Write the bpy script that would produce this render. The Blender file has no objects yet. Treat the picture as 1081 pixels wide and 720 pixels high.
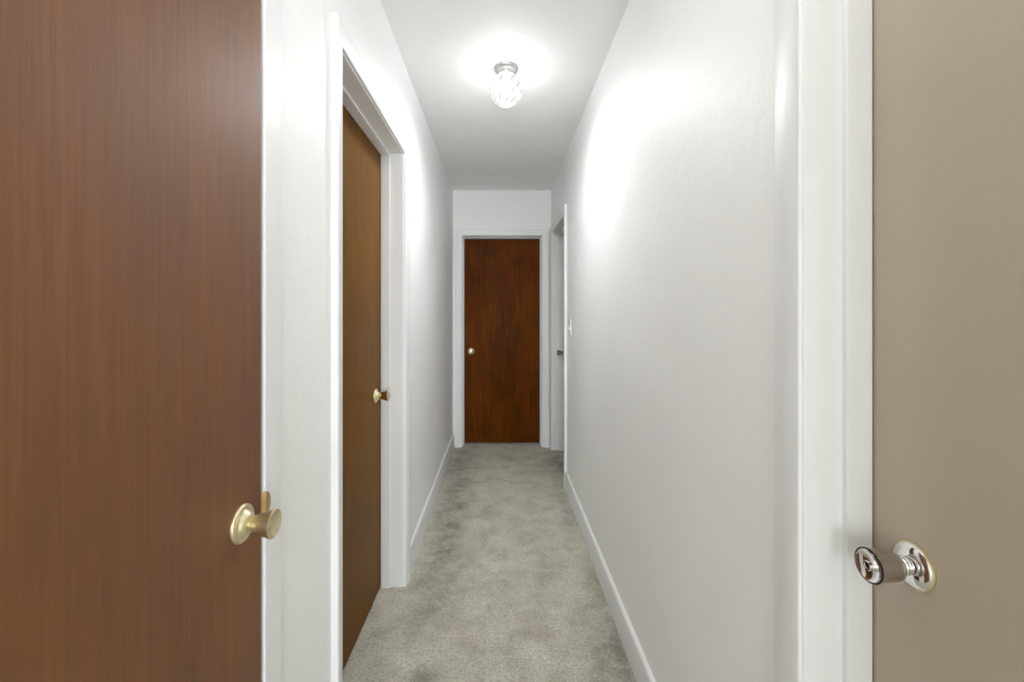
import bpy, bmesh, math, random
from mathutils import Vector, Matrix
random.seed(7)
SC = bpy.context.scene
COL = SC.collection
PI = math.pi

# ------------------------------------------------------------------ dimensions (metres; y runs down the hall)
F = 455.0                 # focal length in pixels of a 1081 px wide frame
EYE = 1.302
CEIL = 2.499
XL, XR = -0.459, 0.495    # hall side walls
YE = 4.194                # end wall
WT = 0.145                # wall thickness
YM = -0.36                # mouth of the hall, where the room behind begins
RX, RY = 2.1, -6.5        # room behind

# ------------------------------------------------------------------ object helpers
def link(name, bm, mat=None, parent=None, smooth=False, bevel=None, kind=None, label=None, cat=None, group=None):
    bmesh.ops.recalc_face_normals(bm, faces=bm.faces[:])
    me = bpy.data.meshes.new(name)
    bm.to_mesh(me); bm.free()
    mats = mat if isinstance(mat, (list, tuple)) else [mat]
    for m in mats:
        if m: me.materials.append(m)
    if smooth:
        for p in me.polygons: p.use_smooth = True
        try: me.set_sharp_from_angle(angle=math.radians(38))
        except Exception: pass
    o = bpy.data.objects.new(name, me)
    COL.objects.link(o)
    if parent: o.parent = parent
    if bevel:
        b = o.modifiers.new('bevel', 'BEVEL'); b.width = bevel; b.segments = 2
        b.limit_method = 'ANGLE'; b.angle_limit = math.radians(40); b.harden_normals = False
    if kind: o['kind'] = kind
    if label: o['label'] = label
    if cat: o['category'] = cat
    if group: o['group'] = group
    return o

def box(bm, x0, x1, y0, y1, z0, z1):
    v = [bm.verts.new((x, y, z)) for x in (x0, x1) for y in (y0, y1) for z in (z0, z1)]
    for f in ((0,1,3,2), (4,6,7,5), (0,4,5,1), (2,3,7,6), (0,2,6,4), (1,5,7,3)):
        bm.faces.new([v[i] for i in f])

def lathe(bm, prof, org, axis, n=48, mod=None, mi=0):
    """prof: list of (distance along axis, radius)"""
    a = Vector(axis).normalized()
    u = a.orthogonal().normalized(); w = a.cross(u)
    o = Vector(org); rings = []
    for k, (d, r) in enumerate(prof):
        if r < 1e-5:
            rings.append([bm.verts.new(o + a*d)])
        else:
            ring = []
            for i in range(n):
                t = 2*PI*i/n
                rr = r*(mod(k/(len(prof)-1), t) if mod else 1)
                ring.append(bm.verts.new(o + a*d + (u*math.cos(t) + w*math.sin(t))*rr))
            rings.append(ring)
    for A, B in zip(rings, rings[1:]):
        for i in range(n):
            j = (i+1) % n
            if len(A) == 1 and len(B) == 1: continue
            if len(A) == 1: f = bm.faces.new((A[0], B[i], B[j]))
            elif len(B) == 1: f = bm.faces.new((A[i], B[0], A[j]))
            else: f = bm.faces.new((A[i], B[i], B[j], A[j]))
            f.material_index = mi

# ------------------------------------------------------------------ node helpers
class NT:
    def __init__(s, name):
        s.m = bpy.data.materials.new(name); s.m.use_nodes = True
        s.t = s.m.node_tree; s.t.nodes.clear()
        s.out = s.t.nodes.new('ShaderNodeOutputMaterial')
        s.co = s.t.nodes.new('ShaderNodeTexCoord').outputs['Object']
    def n(s, typ, ins=None, **kw):
        nd = s.t.nodes.new(typ)
        for k, v in kw.items(): setattr(nd, k, v)
        for k, v in (ins or {}).items():
            sock = nd.inputs[k]
            if isinstance(v, bpy.types.NodeSocket): s.t.links.new(v, sock)
            else: sock.default_value = v
        return nd
    def map(s, scale=(1,1,1), loc=(0,0,0), rot=(0,0,0)):
        return s.n('ShaderNodeMapping', {'Vector': s.co, 'Scale': scale, 'Location': loc, 'Rotation': rot}).outputs[0]
    def noise(s, scale, detail=3, rough=.5, vec=None, dist=0):
        return s.n('ShaderNodeTexNoise', {'Vector': vec or s.co, 'Scale': scale, 'Detail': detail, 'Roughness': rough, 'Distortion': dist}).outputs['Fac']
    def ramp(s, fac, stops):
        r = s.n('ShaderNodeValToRGB', {'Fac': fac}); e = r.color_ramp.elements
        while len(e) < len(stops): e.new(.5)
        for x, (p, c) in zip(e, stops):
            x.position = p; x.color = (c[0], c[1], c[2], 1) if isinstance(c, (tuple, list)) else (c, c, c, 1)
        return r.outputs['Color']
    def math(s, op, a, b=0.0, clamp=False):
        m = s.n('ShaderNodeMath', {0: a, 1: b}, operation=op); m.use_clamp = clamp
        return m.outputs[0]
    def mix(s, f, a, b, mode='MIX'):
        m = s.n('ShaderNodeMix', data_type='RGBA', blend_type=mode)
        for k, v in ((0, f), (6, a), (7, b)):
            if isinstance(v, bpy.types.NodeSocket): s.t.links.new(v, m.inputs[k])
            else: m.inputs[k].default_value = v if k == 0 else (*v, 1)
        return m.outputs[2]
    def bump(s, h, strength, dist=.01, normal=None):
        d = {'Height': h, 'Strength': strength, 'Distance': dist}
        if normal: d['Normal'] = normal
        return s.n('ShaderNodeBump', d).outputs[0]
    def bsdf(s, **k):
        b = s.n('ShaderNodeBsdfPrincipled', {kk.replace('_', ' '): (v if not isinstance(v, tuple) else (*v, 1)) for kk, v in k.items()})
        s.t.links.new(b.outputs[0], s.out.inputs[0]); return s.m

def paint(name, col, rough=.42, tex=1.0, scale=95, spec=.5, wear=.03):
    t = NT(name)
    big = t.noise(2.3, 3)
    c = t.mix(t.ramp(big, [(.35, 0.0), (.7, 1.0)]), col, tuple(x*(1-wear) for x in col))
    fine = t.noise(scale, 3, .55, dist=.3); mid = t.noise(scale*.22, 2)
    h = t.math('ADD', fine, t.math('MULTIPLY', mid, 1.3))
    nb = t.bump(h, .55*tex, .0028)
    return t.bsdf(Base_Color=c, Roughness=rough, Normal=nb, Specular_IOR_Level=spec)

def wood(name, light, mid, dark, seed, blot=.5, rough=.36, red=None, spec=.28):
    t = NT(name)
    mp = t.map((1, 1, .07), (seed, seed*.7, seed*.3))
    g1 = t.noise(38, 5, .62, mp, .5)              # long vertical figure
    g2 = t.noise(230, 3, .6, t.map((1, 1, .025), (seed*2, 0, 0)))   # pores
    b = t.noise(2.6, 4, .55, t.map((1, 1, .6), (seed*3, seed, 1)), .8)
    c = t.ramp(g1, [(.12, dark), (.5, mid), (.90, light)])
    c2 = t.ramp(g2, [(.34, 0.72), (.55, 1.0), (.75, 1.12)])
    c = t.mix(.6, c, c2, 'MULTIPLY')
    c3 = t.ramp(b, [(.32, 1-.45*blot), (.5, .93), (.68, 1+.25*blot)])
    c = t.mix(1.0, c, c3, 'MULTIPLY')
    if red:
        r = t.noise(4.0, 4, .6, t.map((1, 1, .35), (seed, 5, 2)), 1.0)
        c = t.mix(t.ramp(r, [(.5, 0.0), (.68, .65)]), c, red)
    sp = t.n('ShaderNodeTexVoronoi', {'Vector': t.map((1, 1, .35), (seed, 1, 3)), 'Scale': 26.0}).outputs['Distance']
    speck = t.ramp(sp, [(.0, 1.0), (.045, 0.0)])
    nb = t.bump(g2, .10, .0008)
    nb = t.bump(t.noise(55, 3, .6, t.map((1, 1, .3))), .22, .0016, nb)
    nb = t.bump(speck, .12, .001, nb)
    rr = t.ramp(b, [(.3, rough-.05), (.7, rough+.07)])
    return t.bsdf(Base_Color=c, Roughness=rr, Normal=nb, Specular_IOR_Level=spec)

def metal(name, col, rough, brush=0.0, tarn=None):
    t = NT(name); c = col
    n = t.noise(60, 3)
    r = t.math('ADD', t.math('MULTIPLY', n, .12), rough-.05)
    if tarn: c = t.mix(t.ramp(t.noise(45, 4, .6), [(.45, 0.0), (.7, .8)]), col, tarn)
    k = dict(Base_Color=c, Metallic=1.0, Roughness=r)
    if brush: k['Normal'] = t.bump(t.noise(420, 2, .6, t.map((.12, 1, 1))), brush, .0006)
    return t.bsdf(**k)

M = {}
M['wall'] = paint('wall_paint', (.86, .87, .868), .5, .6, 120, spec=.32)
M['ceiling'] = paint('ceiling_paint', (.86, .868, .86), .62, .5, 60)
M['trim'] = paint('trim_paint', (.79, .80, .81), .42, .22, 45)
M['beige'] = paint('beige_paint', (.44, .375, .29), .46, .25, 40, wear=.06)
M['wood1'] = wood('stained_veneer', (.205, .075, .018), (.175, .062, .013), (.145, .050, .009), 1.3, .45, rough=.5, spec=.75)
M['wood2'] = wood('stained_veneer_golden', (.200, .090, .016), (.160, .069, .010), (.122, .050, .006), 4.1, .35, rough=.42, spec=.06)
M['wood3'] = wood('stained_veneer_dark', (.180, .062, .007), (.120, .035, .004), (.062, .016, .002), 8.6, .8, red=(.130, .024, .003), spec=.02)
M['brass'] = metal('aged_brass', (.80, .72, .50), .40, .25, (.60, .50, .27))
M['brass_bright'] = metal('polished_brass', (.86, .78, .55), .16)
M['tarnish'] = metal('tan_brass', (.70, .48, .27), .42)
M['chrome'] = metal('polished_chrome', (.78, .77, .75), .07)
M['nickel'] = metal('brushed_nickel', (.52, .49, .46), .28, .5)
M['dark'] = NT('keyway_black').bsdf(Base_Color=(.01, .01, .01), Roughness=.6)
M['plastic'] = NT('switch_plastic').bsdf(Base_Color=(.85, .85, .84), Roughness=.3)
M['canopy'] = metal('lamp_canopy_metal', (.40, .40, .39), .42)
M['subfloor'] = NT('plywood').bsdf(Base_Color=(.3, .2, .12), Roughness=.8)

def carpet():
    t = NT('carpet')
    base = t.ramp(t.noise(7, 6, .65, dist=.4), [(.33, (.44, .42, .345)), (.5, (.57, .55, .465)), (.68, (.65, .63, .54))])
    pile = t.noise(230, 4, .75)
    c = t.mix(.9, base, t.ramp(pile, [(.35, .42), (.5, .97), (.66, 1.5)]), 'MULTIPLY')
    tuft = t.noise(75, 3, .6)
    c = t.mix(.7, c, t.ramp(tuft, [(.33, .72), (.5, 1.0), (.68, 1.16)]), 'MULTIPLY')
    warm = t.noise(5.5, 3, .6, t.map(loc=(4, 2, 0)))
    c = t.mix(t.ramp(warm, [(.52, 0.0), (.7, .30)]), c, (.36, .28, .22))
    # worn and soiled patches, each in its place on the carpet
    sx = t.n('ShaderNodeSeparateXYZ', {0: t.co})
    tot = None
    for (x, y, rx, ry, s) in ((-.33, 3.75, .15, .55, .9), (-.31, 2.85, .13, .55, .9), (-.30, 2.2, .14, .40, .7), (-.27, 1.87, .12, .16, .35),
                              (.43, 1.62, .12, .22, .9), (.47, 1.95, .07, .35, .65), (.55, 3.75, .22, .30, 1.1), (.44, 3.0, .05, .5, .5), (.05, 3.9, .25, .12, .35),
                              (-.26, 1.54, .065, .06, .75), (-.07, 2.9, .07, .12, .5), (-.50, 1.7, .09, .22, .35), (.1, 2.15, .05, .05, .25)):
        dx = t.math('DIVIDE', t.math('SUBTRACT', sx.outputs[0], x), rx)
        dy = t.math('DIVIDE', t.math('SUBTRACT', sx.outputs[1], y), ry)
        d = t.math('SQRT', t.math('ADD', t.math('MULTIPLY', dx, dx), t.math('MULTIPLY', dy, dy)))
        e = t.math('MULTIPLY', t.math('SUBTRACT', 1.3, d, True), s)
        tot = e if tot is None else t.math('ADD', tot, e)
    rag = t.ramp(t.noise(13, 5, .7, dist=.6), [(.32, .15), (.62, 1.0)])
    st = t.math('MULTIPLY', tot, rag, True)
    c = t.mix(t.math('MULTIPLY', st, .70), c, (.13, .122, .10))
    h = t.math('ADD', pile, t.math('MULTIPLY', tuft, 1.5))
    return t.bsdf(Base_Color=c, Roughness=.97, Normal=t.bump(h, .8, .005), Specular_IOR_Level=.12, Sheen_Weight=.15)
M['carpet'] = carpet()

# ------------------------------------------------------------------ openings (inner jamb faces)
# side, start, end along the wall, head height
JT = .018
OPEN = {
    'd1': dict(y0=-.004, y1=.8155, top=2.059),
    'd2': dict(y0=1.235, y1=2.048, top=2.059),
    'd5': dict(y0=-.118, y1=.703, top=2.055),
    'd4': dict(y0=3.262, y1=4.095, top=2.051),
    'd3': dict(y0=-.366, y1=.404, top=2.054),     # along x for the end wall
}

# shell -------------------------------------------------------------
def side_wall(name, xin, sgn, ops, label):
    bm = bmesh.new(); xa, xb = sorted((xin, xin + sgn*WT)); y = YM
    for o in ops:
        a, b, t = o['y0']-JT, o['y1']+JT, o['top']+JT
        box(bm, xa, xb, y, a, 0, CEIL); box(bm, xa, xb, a, b, t, CEIL); y = b
    box(bm, xa, xb, y, YE+WT, 0, CEIL)
    return link(name, bm, M['wall'], kind='structure', label=label, cat='wall')
side_wall('wall_left', XL, -1, [OPEN['d1'], OPEN['d2']], 'white textured wall on the left side of the hall')
side_wall('wall_right', XR, 1, [OPEN['d5'], OPEN['d4']], 'long white textured wall on the right side of the hall')
bm = bmesh.new(); o = OPEN['d3']
box(bm, XL, o['y0']-JT, YE, YE+WT, 0, CEIL); box(bm, o['y1']+JT, XR, YE, YE+WT, 0, CEIL)
box(bm, o['y0']-JT, o['y1']+JT, YE, YE+WT, o['top']+JT, CEIL)
link('wall_end', bm, M['wall'], kind='structure', label='short white wall above the dark door at the end', cat='wall')
# room behind the viewer
bm = bmesh.new()
box(bm, -RX, XL-WT, YM, YM+.12, 0, CEIL); box(bm, XR+WT, RX, YM, YM+.12, 0, CEIL)
link('wall_front', bm, M['wall'], kind='structure', label='white wall beside the mouth of the hall', cat='wall')
bm = bmesh.new(); box(bm, -RX-.12, -RX, RY, YM+.12, 0, CEIL)
link('wall_room_left', bm, M['wall'], kind='structure', label='white left wall of the room behind', cat='wall')
bm = bmesh.new(); box(bm, RX, RX+.12, RY, YM+.12, 0, CEIL)
link('wall_room_right', bm, M['wall'], kind='structure', label='white right wall of the room behind', cat='wall')
wx0, wx1, wz0, wz1 = -.9, 1.8, .6, 2.15
bm = bmesh.new()
box(bm, -RX, wx0, RY-.12, RY, 0, CEIL); box(bm, wx1, RX, RY-.12, RY, 0, CEIL)
box(bm, wx0, wx1, RY-.12, RY, 0, wz0); box(bm, wx0, wx1, RY-.12, RY, wz1, CEIL)
link('wall_rear', bm, M['wall'], kind='structure', label='white wall with the window behind the viewer', cat='wall')
bm = bmesh.new()
for a, b in ((wx0, wx0+.05), (.425, .475), (wx1-.05, wx1)): box(bm, a, b, RY-.08, RY-.03, wz0, wz1)
for a, b in ((wz0, wz0+.05), (wz1-.05, wz1)): box(bm, wx0+.05, wx1-.05, RY-.08, RY-.03, a, b)
win = link('window_1', bm, M['trim'], kind='structure', label='white framed window behind the viewer', cat='window')
bm = bmesh.new(); box(bm, wx0, wx1, RY-.058, RY-.052, wz0, wz1)
g = NT('window_glass'); g.t.links.new(g.n('ShaderNodeEmission', {'Color': (.85, .93, 1, 1), 'Strength': 2.0}).outputs[0], g.out.inputs[0])
link('pane', bm, g.m, parent=win, label='bright daylit pane')

bm = bmesh.new(); box(bm, -RX-.12, RX+.12, RY-.12, YE+.45, -.06, 0)
link('floor', bm, M['carpet'], kind='structure', label='worn grey beige carpet with darker soiled patches', cat='carpet')
bm = bmesh.new(); box(bm, -RX-.12, RX+.12, RY-.12, YE+.45, CEIL, CEIL+.1)
link('ceiling', bm, M['ceiling'], kind='structure', label='smooth white ceiling over the hall', cat='ceiling')

# baseboards ---------------------------------------------------------
def base(name, side, y0, y1, label, hgt):
    """square board with an eased, rounded top edge"""
    x = XL if side < 0 else XR; s = 1 if side < 0 else -1
    prof = [(0, 0), (.0145, 0), (.0145, hgt-.013), (.0135, hgt-.007), (.0105, hgt-.002), (.006, hgt), (0, hgt)]
    bm = bmesh.new(); R = []
    for y in (y0, y1): R.append([bm.verts.new((x + s*d, y, z)) for d, z in prof])
    n = len(prof)
    for i in range(n): bm.faces.new((R[0][i], R[0][(i+1)%n], R[1][(i+1)%n], R[1][i]))
    bm.faces.new(R[0]); bm.faces.new(R[1][::-1])
    return link(name, bm, M['trim'], smooth=True, kind='structure', label=label, cat='baseboard')
CW = .062
base('baseboard_left', -1, OPEN['d2']['y1']+.004+CW+.004, YE-.0005, 'white baseboard along the left wall past the door', .135)
base('baseboard_right', 1, .768, OPEN['d4']['y0']-.004-CW-.004, 'long white baseboard along the right wall', .130)
base('baseboard_near', -1, OPEN['d1']['y1']+.003+CW+.003, OPEN['d2']['y0']-.004-CW-.003, 'short white baseboard between the two left doors', .135)

# casings and jambs ----------------------------------------------------
def frame(name, o, plane, side, label, prof, cw_head=.055, stop=(.063, .104), depth=WT, reveal=.004, jl=None):
    """side: -1 left wall, 1 right wall, 0 end wall. prof: (offset outward from inner edge 0..1, projection)"""
    def P(u, z, d):      # d: projection from the wall face into the hall
        if side == -1: return (plane + d, u, z)
        if side == 1: return (plane - d, u, z)
        return (u, plane - d, z)
    def B(bm, u0, u1, z0, z1, d0, d1):
        a, b = P(u0, z0, d0), P(u1, z1, d1)
        box(bm, min(a[0], b[0]), max(a[0], b[0]), min(a[1], b[1]), max(a[1], b[1]), z0, z1)
    u0, u1, t = o['y0']-reveal, o['y1']+reveal, o['top']+reveal
    bm = bmesh.new(); st = []
    pts = [(0, 0)] + [(w, d) for w, d in prof] + [(1, 0)]
    for (uu, zz, su, sz) in ((u0, 0, -1, 0), (u0, t, -1, 1), (u1, t, 1, 1), (u1, 0, 1, 0)):
        st.append([bm.verts.new(P(uu + su*w*CW, (zz + sz*w*cw_head) if sz else 0, d)) for w, d in pts])
    n = len(pts)
    for A, Bq in zip(st, st[1:]):
        for i in range(n): bm.faces.new((A[i], A[(i+1) % n], Bq[(i+1) % n], Bq[i]))
    bm.faces.new(st[0]); bm.faces.new(st[-1][::-1])
    tr = link(name, bm, M['trim'], smooth=True, kind='structure', label=label, cat='door frame')
    bm = bmesh.new(); a, b, T = o['y0'], o['y1'], o['top']
    B(bm, a-JT, a, 0, T+JT, 0, -depth); B(bm, b, b+JT, 0, T+JT, 0, -depth); B(bm, a, b, T, T+JT, 0, -depth)
    link('jamb', bm, M['trim'], parent=tr, bevel=.0012)
    bm = bmesh.new(); s0, s1 = stop; k = .010
    B(bm, a, a+k, 0, T-k, -s0, -s1); B(bm, b-k, b, 0, T-k, -s0, -s1); B(bm, a, b, T-k, T, -s0, -s1)
    link('door_stop', bm, M['trim'], parent=tr, bevel=.0012)
    return tr
ranch = [(.0, .008), (.06, .0105), (.25, .0135), (.55, .0175), (.82, .0205), (.95, .0205), (1.0, .018)]
flat = [(.0, .009), (.05, .0115), (.5, .0118), (.96, .012), (1.0, .010)]
thin = [(.0, .006), (.05, .0075), (.3, .008), (.94, .0075), (1.0, .0055)]
f1 = frame('trim_1', OPEN['d1'], XL, -1, 'flat white door frame around the large brown door in the left foreground', flat, stop=(.030, .060))
frame('trim_2', OPEN['d2'], XL, -1, 'raised white door frame around the recessed brown door on the left wall', ranch)
frame('trim_3', OPEN['d3'], YE, 0, 'white door frame around the dark door at the end of the hall', ranch)
frame('trim_4', OPEN['d4'], XR, 1, 'white door frame at the far end of the right wall', ranch)
frame('trim_5', OPEN['d5'], XR, 1, 'wide white door frame beside the beige door in the right foreground', thin)

# doors ----------------------------------------------------------------
def slab(name, mat, lo, hi, label):
    bm = bmesh.new(); box(bm, lo[0], hi[0], lo[1], hi[1], lo[2], hi[2])
    return link(name, bm, mat, bevel=.002, kind='structure', label=label, cat='door')
SL = .035
d1 = slab('door_1', M['wood1'], (-.450-SL, .0, .012), (-.450, .8125, 2.055), 'large warm brown flush wooden door filling the left foreground')
d2 = slab('door_2', M['wood2'], (-.5662-SL, 1.238, .010), (-.5662, 2.044, 2.056), 'narrow looking golden brown flush door recessed in the left wall')
d3 = slab('door_3', M['wood3'], (-.3545, 4.3005, .014), (.3915, 4.3005+SL, 2.038), 'dark reddish brown flush door closing the far end')
d4 = slab('door_4', M['beige'], (.5992, 3.265, .012), (.5992+SL, 4.092, 2.048), 'door recessed at the far end of the right wall with a dark metal knob')
d5 = slab('door_5', M['beige'], (.6015, -.115, .012), (.6015+SL, .6985, 2.052), 'beige painted flush door filling the right edge')

ROS = [(.0, .0325), (.002, .0327), (.0045, .0318), (.0060, .0295), (.0062, .0270), (.0052, .0255), (.0058, .0235), (.0085, .0215), (.0125, .0190), (.0160, .0155), (.0178, .0125), (.0178, .0100)]
def tulip(L, R, dish=True):
    p = [(.014, .0115), (.0170, .0100), (.0195, .0105), (.0205, .0122)]
    for i in range(1, 13):
        t = i/12; p.append((.0205 + (L-.0205)*t, .0122 + (R-.0122)*(.45*math.sin(t*PI/2) + .55*t)))
    p += [(L+.0012, R+.0002), (L+.0022, R-.0010)]
    p += [(L+.0018, R-.0024), (L-.0006, R-.006), (L-.003, R*.45), (L-.0038, 0)] if dish else [(L+.005, R*.80), (L+.008, R*.45), (L+.009, 0)]
    return p
def knob(parent, org, axis, mat, rmat, L=.056, R=.0242, dish=True, label=None, prof=None):
    bm = bmesh.new(); lathe(bm, ROS, org, axis)
    r = link('rosette', bm, rmat, parent=parent, smooth=True)
    bm = bmesh.new(); lathe(bm, prof or tulip(L, R, dish), org, axis)
    return r, link('knob', bm, mat, parent=parent, smooth=True, label=label)
knob(d1, (-.450, .750, EYE-.366), (1, 0, 0), M['brass'], M['brass'], label='aged brass tulip knob with a dished face')
knob(d2, (-.5662, 1.955, EYE-.374), (1, 0, 0), M['brass_bright'], M['brass_bright'], L=.058, R=.0245, dish=False, label='shiny brass knob')
knob(d3, (-.292, 4.3005, EYE-.380), (0, -1, 0), M['brass_bright'], M['brass'], L=.054, R=.0265, dish=False, label='pale round brass knob')
knob(d4, (.5992, 4.022, EYE-.368), (-1, 0, 0), M['nickel'], M['nickel'], L=.060, R=.026, dish=False, label='dark metal knob')
# beige door: domed chrome rose, ringed neck, brushed body, key cylinder
org = Vector((.6015, .6255, EYE-.366)); ax = (-1, 0, 0)
bm = bmesh.new(); lathe(bm, [(0, .0325), (.0015, .0330), (.0038, .0325), (.0052, .0308)], org, ax, 64)
rz = link('rosette', bm, M['brass'], parent=d5, smooth=True, label='worn brass rim of the rose')
bm = bmesh.new(); lathe(bm, [(.0050, .0309), (.0072, .0290), (.0092, .0250), (.0104, .0200), (.0110, .0150), (.0112, .0090)], org, ax, 64)
link('rose_plate', bm, M['chrome'], parent=rz, smooth=True, label='mirror bright chrome rose')
bm = bmesh.new(); lathe(bm, [(.0110, .0105), (.0135, .0108), (.0140, .0125), (.0155, .0132), (.0170, .0125), (.0175, .0110), (.0190, .0110), (.0195, .0122), (.0208, .0128), (.0222, .0120), (.0228, .0100)], org, ax, 48)
link('neck', bm, M['chrome'], parent=d5, smooth=True)
body = [(.0228, .0110), (.0240, .0138), (.0265, .0170), (.0300, .0195), (.0350, .0210), (.0430, .0218), (.0540, .0226), (.0620, .0232), (.0655, .0236)]
bm = bmesh.new(); lathe(bm, body, org, ax, 64)
kb = link('knob', bm, M['nickel'], parent=d5, smooth=True, label='brushed nickel knob with a key cylinder')
bm = bmesh.new(); lathe(bm, [(.0655, .0236), (.0668, .0241), (.0680, .0238), (.0684, .0228), (.0678, .0217)], org, ax, 64)
link('rim', bm, M['dark'], parent=kb, smooth=True, label='dark rim ring')
bm = bmesh.new(); lathe(bm, [(.0676, .0222), (.0684, .0212), (.0676, .0204), (.0655, .0150), (.0645, .0080), (.0645, 0)], org, ax, 64)
link('knob_face', bm, M['chrome'], parent=kb, smooth=True, label='polished dished face')
bm = bmesh.new(); lathe(bm, [(.0640, .0072), (.0690, .0070), (.0698, .0062), (.0698, .0045), (.0692, .0040), (.0692, 0)], org, ax, 40)
link('key_cylinder', bm, M['chrome'], parent=kb, smooth=True)
bm = bmesh.new(); lathe(bm, [(.0690, .0036), (.0695, .0036), (.0695, 0)], org, ax, 24)
box(bm, org.x-.0697, org.x-.0690, org.y-.0006, org.y+.0006, org.z-.0052, org.z+.0052)
link('keyhole', bm, M['dark'], parent=kb, smooth=True)

# strike plate lip beside the brown door: a half round tab folded over the frame
bm = bmesh.new(); zc = EYE-.362; pr = []
y0 = OPEN['d1']['y1']+.0005
for i in range(17):
    a = -PI/2 + PI*i/16
    pr.append((y0 + .004 + .0165*math.cos(a), zc + .0225*math.sin(a)))
pr = [(y0-.0015, zc-.0205)] + pr + [(y0-.0015, zc+.0205)]
pr.sort(key=lambda p: 0) ; bend = lambda y: 0 if y > y0 + .003 else -.0085
A = [bm.verts.new((XL+.0122+bend(y), y, z)) for y, z in pr]; Bv = [bm.verts.new((XL+.0138+bend(y), y, z)) for y, z in pr]
bm.faces.new(A[::-1]); bm.faces.new(Bv)
for i in range(len(pr)):
    j = (i+1) % len(pr); bm.faces.new((A[i], A[j], Bv[j], Bv[i]))
link('strike_plate', bm, M['tarnish'], parent=f1, label='tan metal strike plate lip')

# light switch -----------------------------------------------------------
sy, sz = 3.035, EYE-.098
sw = bpy.data.objects.new('light_switch', None); COL.objects.link(sw); sw.location = (XR, sy, sz)
sw['label'] = 'small white light switch on the right wall, short of the far opening'; sw['category'] = 'light switch'
bm = bmesh.new()
P0 = [(.035, .0575, 0), (.035, .0575, .003), (.031, .0535, .006)]
R = [[bm.verts.new((-d, sx*a, sz2*b)) for sx, sz2 in ((-1, -1), (1, -1), (1, 1), (-1, 1))] for a, b, d in P0]
for A, Bq in zip(R, R[1:]):
    for i in range(4): bm.faces.new((A[i], A[(i+1) % 4], Bq[(i+1) % 4], Bq[i]))
bm.faces.new(R[-1]); bm.faces.new(R[0][::-1])
link('plate', bm, M['plastic'], parent=sw)
bm = bmesh.new()
pts = [(-.0050, -.011), (-.0065, -.012), (-.0150, -.014), (-.0160, -.010), (-.0075, .009), (-.0050, .011)]
A = [bm.verts.new((x, -.0045, z)) for x, z in pts]; Bv = [bm.verts.new((x, .0045, z)) for x, z in pts]
bm.faces.new(A); bm.faces.new(Bv[::-1])
for i in range(6): bm.faces.new((A[i], A[(i+1) % 6], Bv[(i+1) % 6], Bv[i]))
link('toggle', bm, M['plastic'], parent=sw)
for zz in (-.030, .030):
    bm = bmesh.new(); lathe(bm, [(.0055, .0032), (.0066, .0030), (.0070, .0018), (.0070, 0)], (0, 0, zz), (-1, 0, 0), 16)
    link('screw', bm, M['chrome'], parent=sw, smooth=True)

# ceiling light -------------------------------------------------------------
lx, ly, GR = .029, 2.105, .0775
gz = EYE + 1.087
cl = bpy.data.objects.new('ceiling_light', None); COL.objects.link(cl); cl.location = (lx, ly, CEIL)
cl['label'] = 'lit round glass globe light with a metal canopy on the hall ceiling'; cl['category'] = 'ceiling light'
bm = bmesh.new()
lathe(bm, [(0, .0605), (.003, .0615), (.008, .0610), (.013, .0585), (.018, .0550), (.022, .0500), (.025, .0460), (.036, .0455), (.040, .0440), (.040, .036), (.026, .034)], (0, 0, 0), (0, 0, -1), 64)
link('canopy', bm, M['canopy'], parent=cl, smooth=True, label='grey metal canopy')
bm = bmesh.new(); prof = []
for i in range(41):
    a = .50 + (PI-.50)*i/40
    prof.append(((CEIL-gz) - GR*math.cos(a), GR*math.sin(a) if i < 40 else 0))
def swirl(k, t):
    return 1 + .022*math.sin(14*(t + 1.9*k)) * math.sin(PI*min(1, k*1.05))
prof = [((CEIL-gz)-GR*math.cos(.5)-.016, GR*math.sin(.5)*.93)] + prof
lathe(bm, prof, (0, 0, 0), (0, 0, -1), 112, mod=swirl)
g = NT('pressed_glass_shade')
sv = g.n('ShaderNodeSeparateXYZ', {0: g.co})
ang = g.math('ARCTAN2', sv.outputs[1], sv.outputs[0])
k = g.math('MULTIPLY', g.math('SUBTRACT', 0, sv.outputs[2]), 12.0)
s1 = g.math('SINE', g.math('MULTIPLY', g.math('ADD', ang, k), 9.0))
pat = g.math('ADD', g.math('MULTIPLY', s1, .17), .47)
em = g.n('ShaderNodeEmission', {'Color': (1, .995, .97, 1), 'Strength': pat}).outputs[0]
tp = g.n('ShaderNodeBsdfTransparent', {'Color': (.3, .3, .3, 1)}).outputs[0]
ad = g.n('ShaderNodeAddShader', {0: em, 1: tp}).outputs[0]
gl = g.n('ShaderNodeBsdfGlossy', {'Roughness': .1}).outputs[0]
fr = g.n('ShaderNodeFresnel', {'IOR': 1.45}).outputs[0]
g.t.links.new(g.n('ShaderNodeMixShader', {0: g.math('MULTIPLY', fr, .5), 1: ad, 2: gl}).outputs[0], g.out.inputs[0])
link('globe_shade', bm, g.m, parent=cl, smooth=True, label='white pressed glass globe with swirling ribs')
bm = bmesh.new()
lathe(bm, [(.036, .013), (.060, .014), (.075, .020), (.092, .0285), (.108, .030), (.122, .026), (.134, .014), (.138, 0)], (0, 0, 0), (0, 0, -1), 32)
b = NT('bulb_glow'); b.t.links.new(b.n('ShaderNodeEmission', {'Color': (1, .97, .9, 1), 'Strength': 4.0}).outputs[0], b.out.inputs[0])
link('bulb', bm, b.m, parent=cl, smooth=True)

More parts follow.
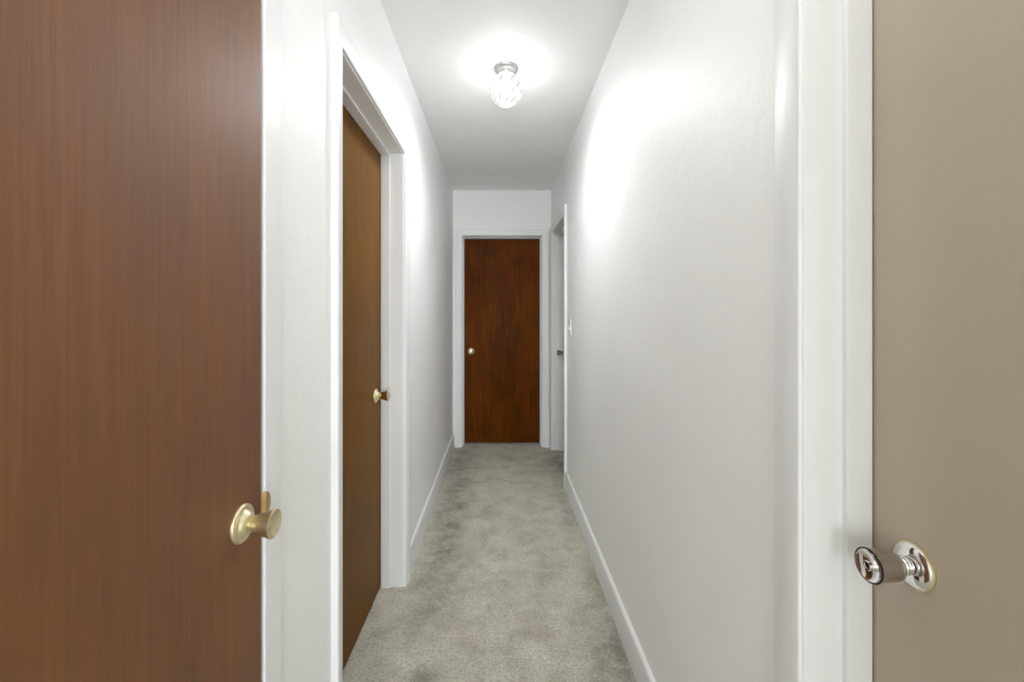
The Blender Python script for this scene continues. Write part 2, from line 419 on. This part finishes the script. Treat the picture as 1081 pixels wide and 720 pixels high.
def lamp(name, typ, loc, power, color, rot=(0, 0, 0), **kw):
    l = bpy.data.lights.new(name, typ); l.energy = power; l.color = color
    for k, v in kw.items(): setattr(l, k, v)
    o = bpy.data.objects.new(name, l); COL.objects.link(o); o.location = loc; o.rotation_euler = rot
    return o
lb = lamp('bulb_light', 'POINT', (0, 0, gz-CEIL), 7.0, (.985, .99, 1), shadow_soft_size=.055); lb.parent = cl
# the socket shades the bulb upwards, so more light leaves the globe downwards
ls = lamp('bulb_downlight', 'SPOT', (0, 0, gz-CEIL), 122, (.985, .99, 1), shadow_soft_size=.055, spot_size=PI, spot_blend=1.0); ls.parent = cl

# room behind: window daylight and an added ceiling fill with no fixture
lamp('window_daylight', 'AREA', ((wx0+wx1)/2, RY+.02, (wz0+wz1)/2), 152, (.93, .955, 1), (PI/2, 0, 0), shape='RECTANGLE', size=wx1-wx0, size_y=wz1-wz0)
lamp('room_fill', 'AREA', (.5, -2.2, CEIL-.03), 10, (.98, .985, 1), (0, 0, 0), shape='DISK', size=.6)
lamp('mouth_fill', 'POINT', (.02, .45, CEIL-.13), 4.6, (.98, .985, 1), shadow_soft_size=.08)  # added fill above the view, brightens the near hall; no fixture

w = bpy.data.worlds.new('world'); SC.world = w; w.use_nodes = True
w.node_tree.nodes['Background'].inputs[0].default_value = (.6, .7, .8, 1)
w.node_tree.nodes['Background'].inputs[1].default_value = .05

# camera ----------------------------------------------------------------
c = bpy.data.cameras.new('camera'); cam = bpy.data.objects.new('camera', c); COL.objects.link(cam)
cam.location = (0, 0, EYE); cam.rotation_euler = (PI/2, 0, 0)
c.sensor_width = 36; c.lens = 36*F/1081
c.shift_x = (540.5-528.0)/1081; c.shift_y = -(360-330.7)/1081
c.clip_start = .02
SC.camera = cam
SC.view_settings.view_transform = 'Standard'; SC.view_settings.look = 'None'
SC.view_settings.gamma = 1; SC.view_settings.use_curve_mapping = False
SC.view_settings.exposure = 0.55
SC.cycles.max_bounces = 16; SC.cycles.diffuse_bounces = 12
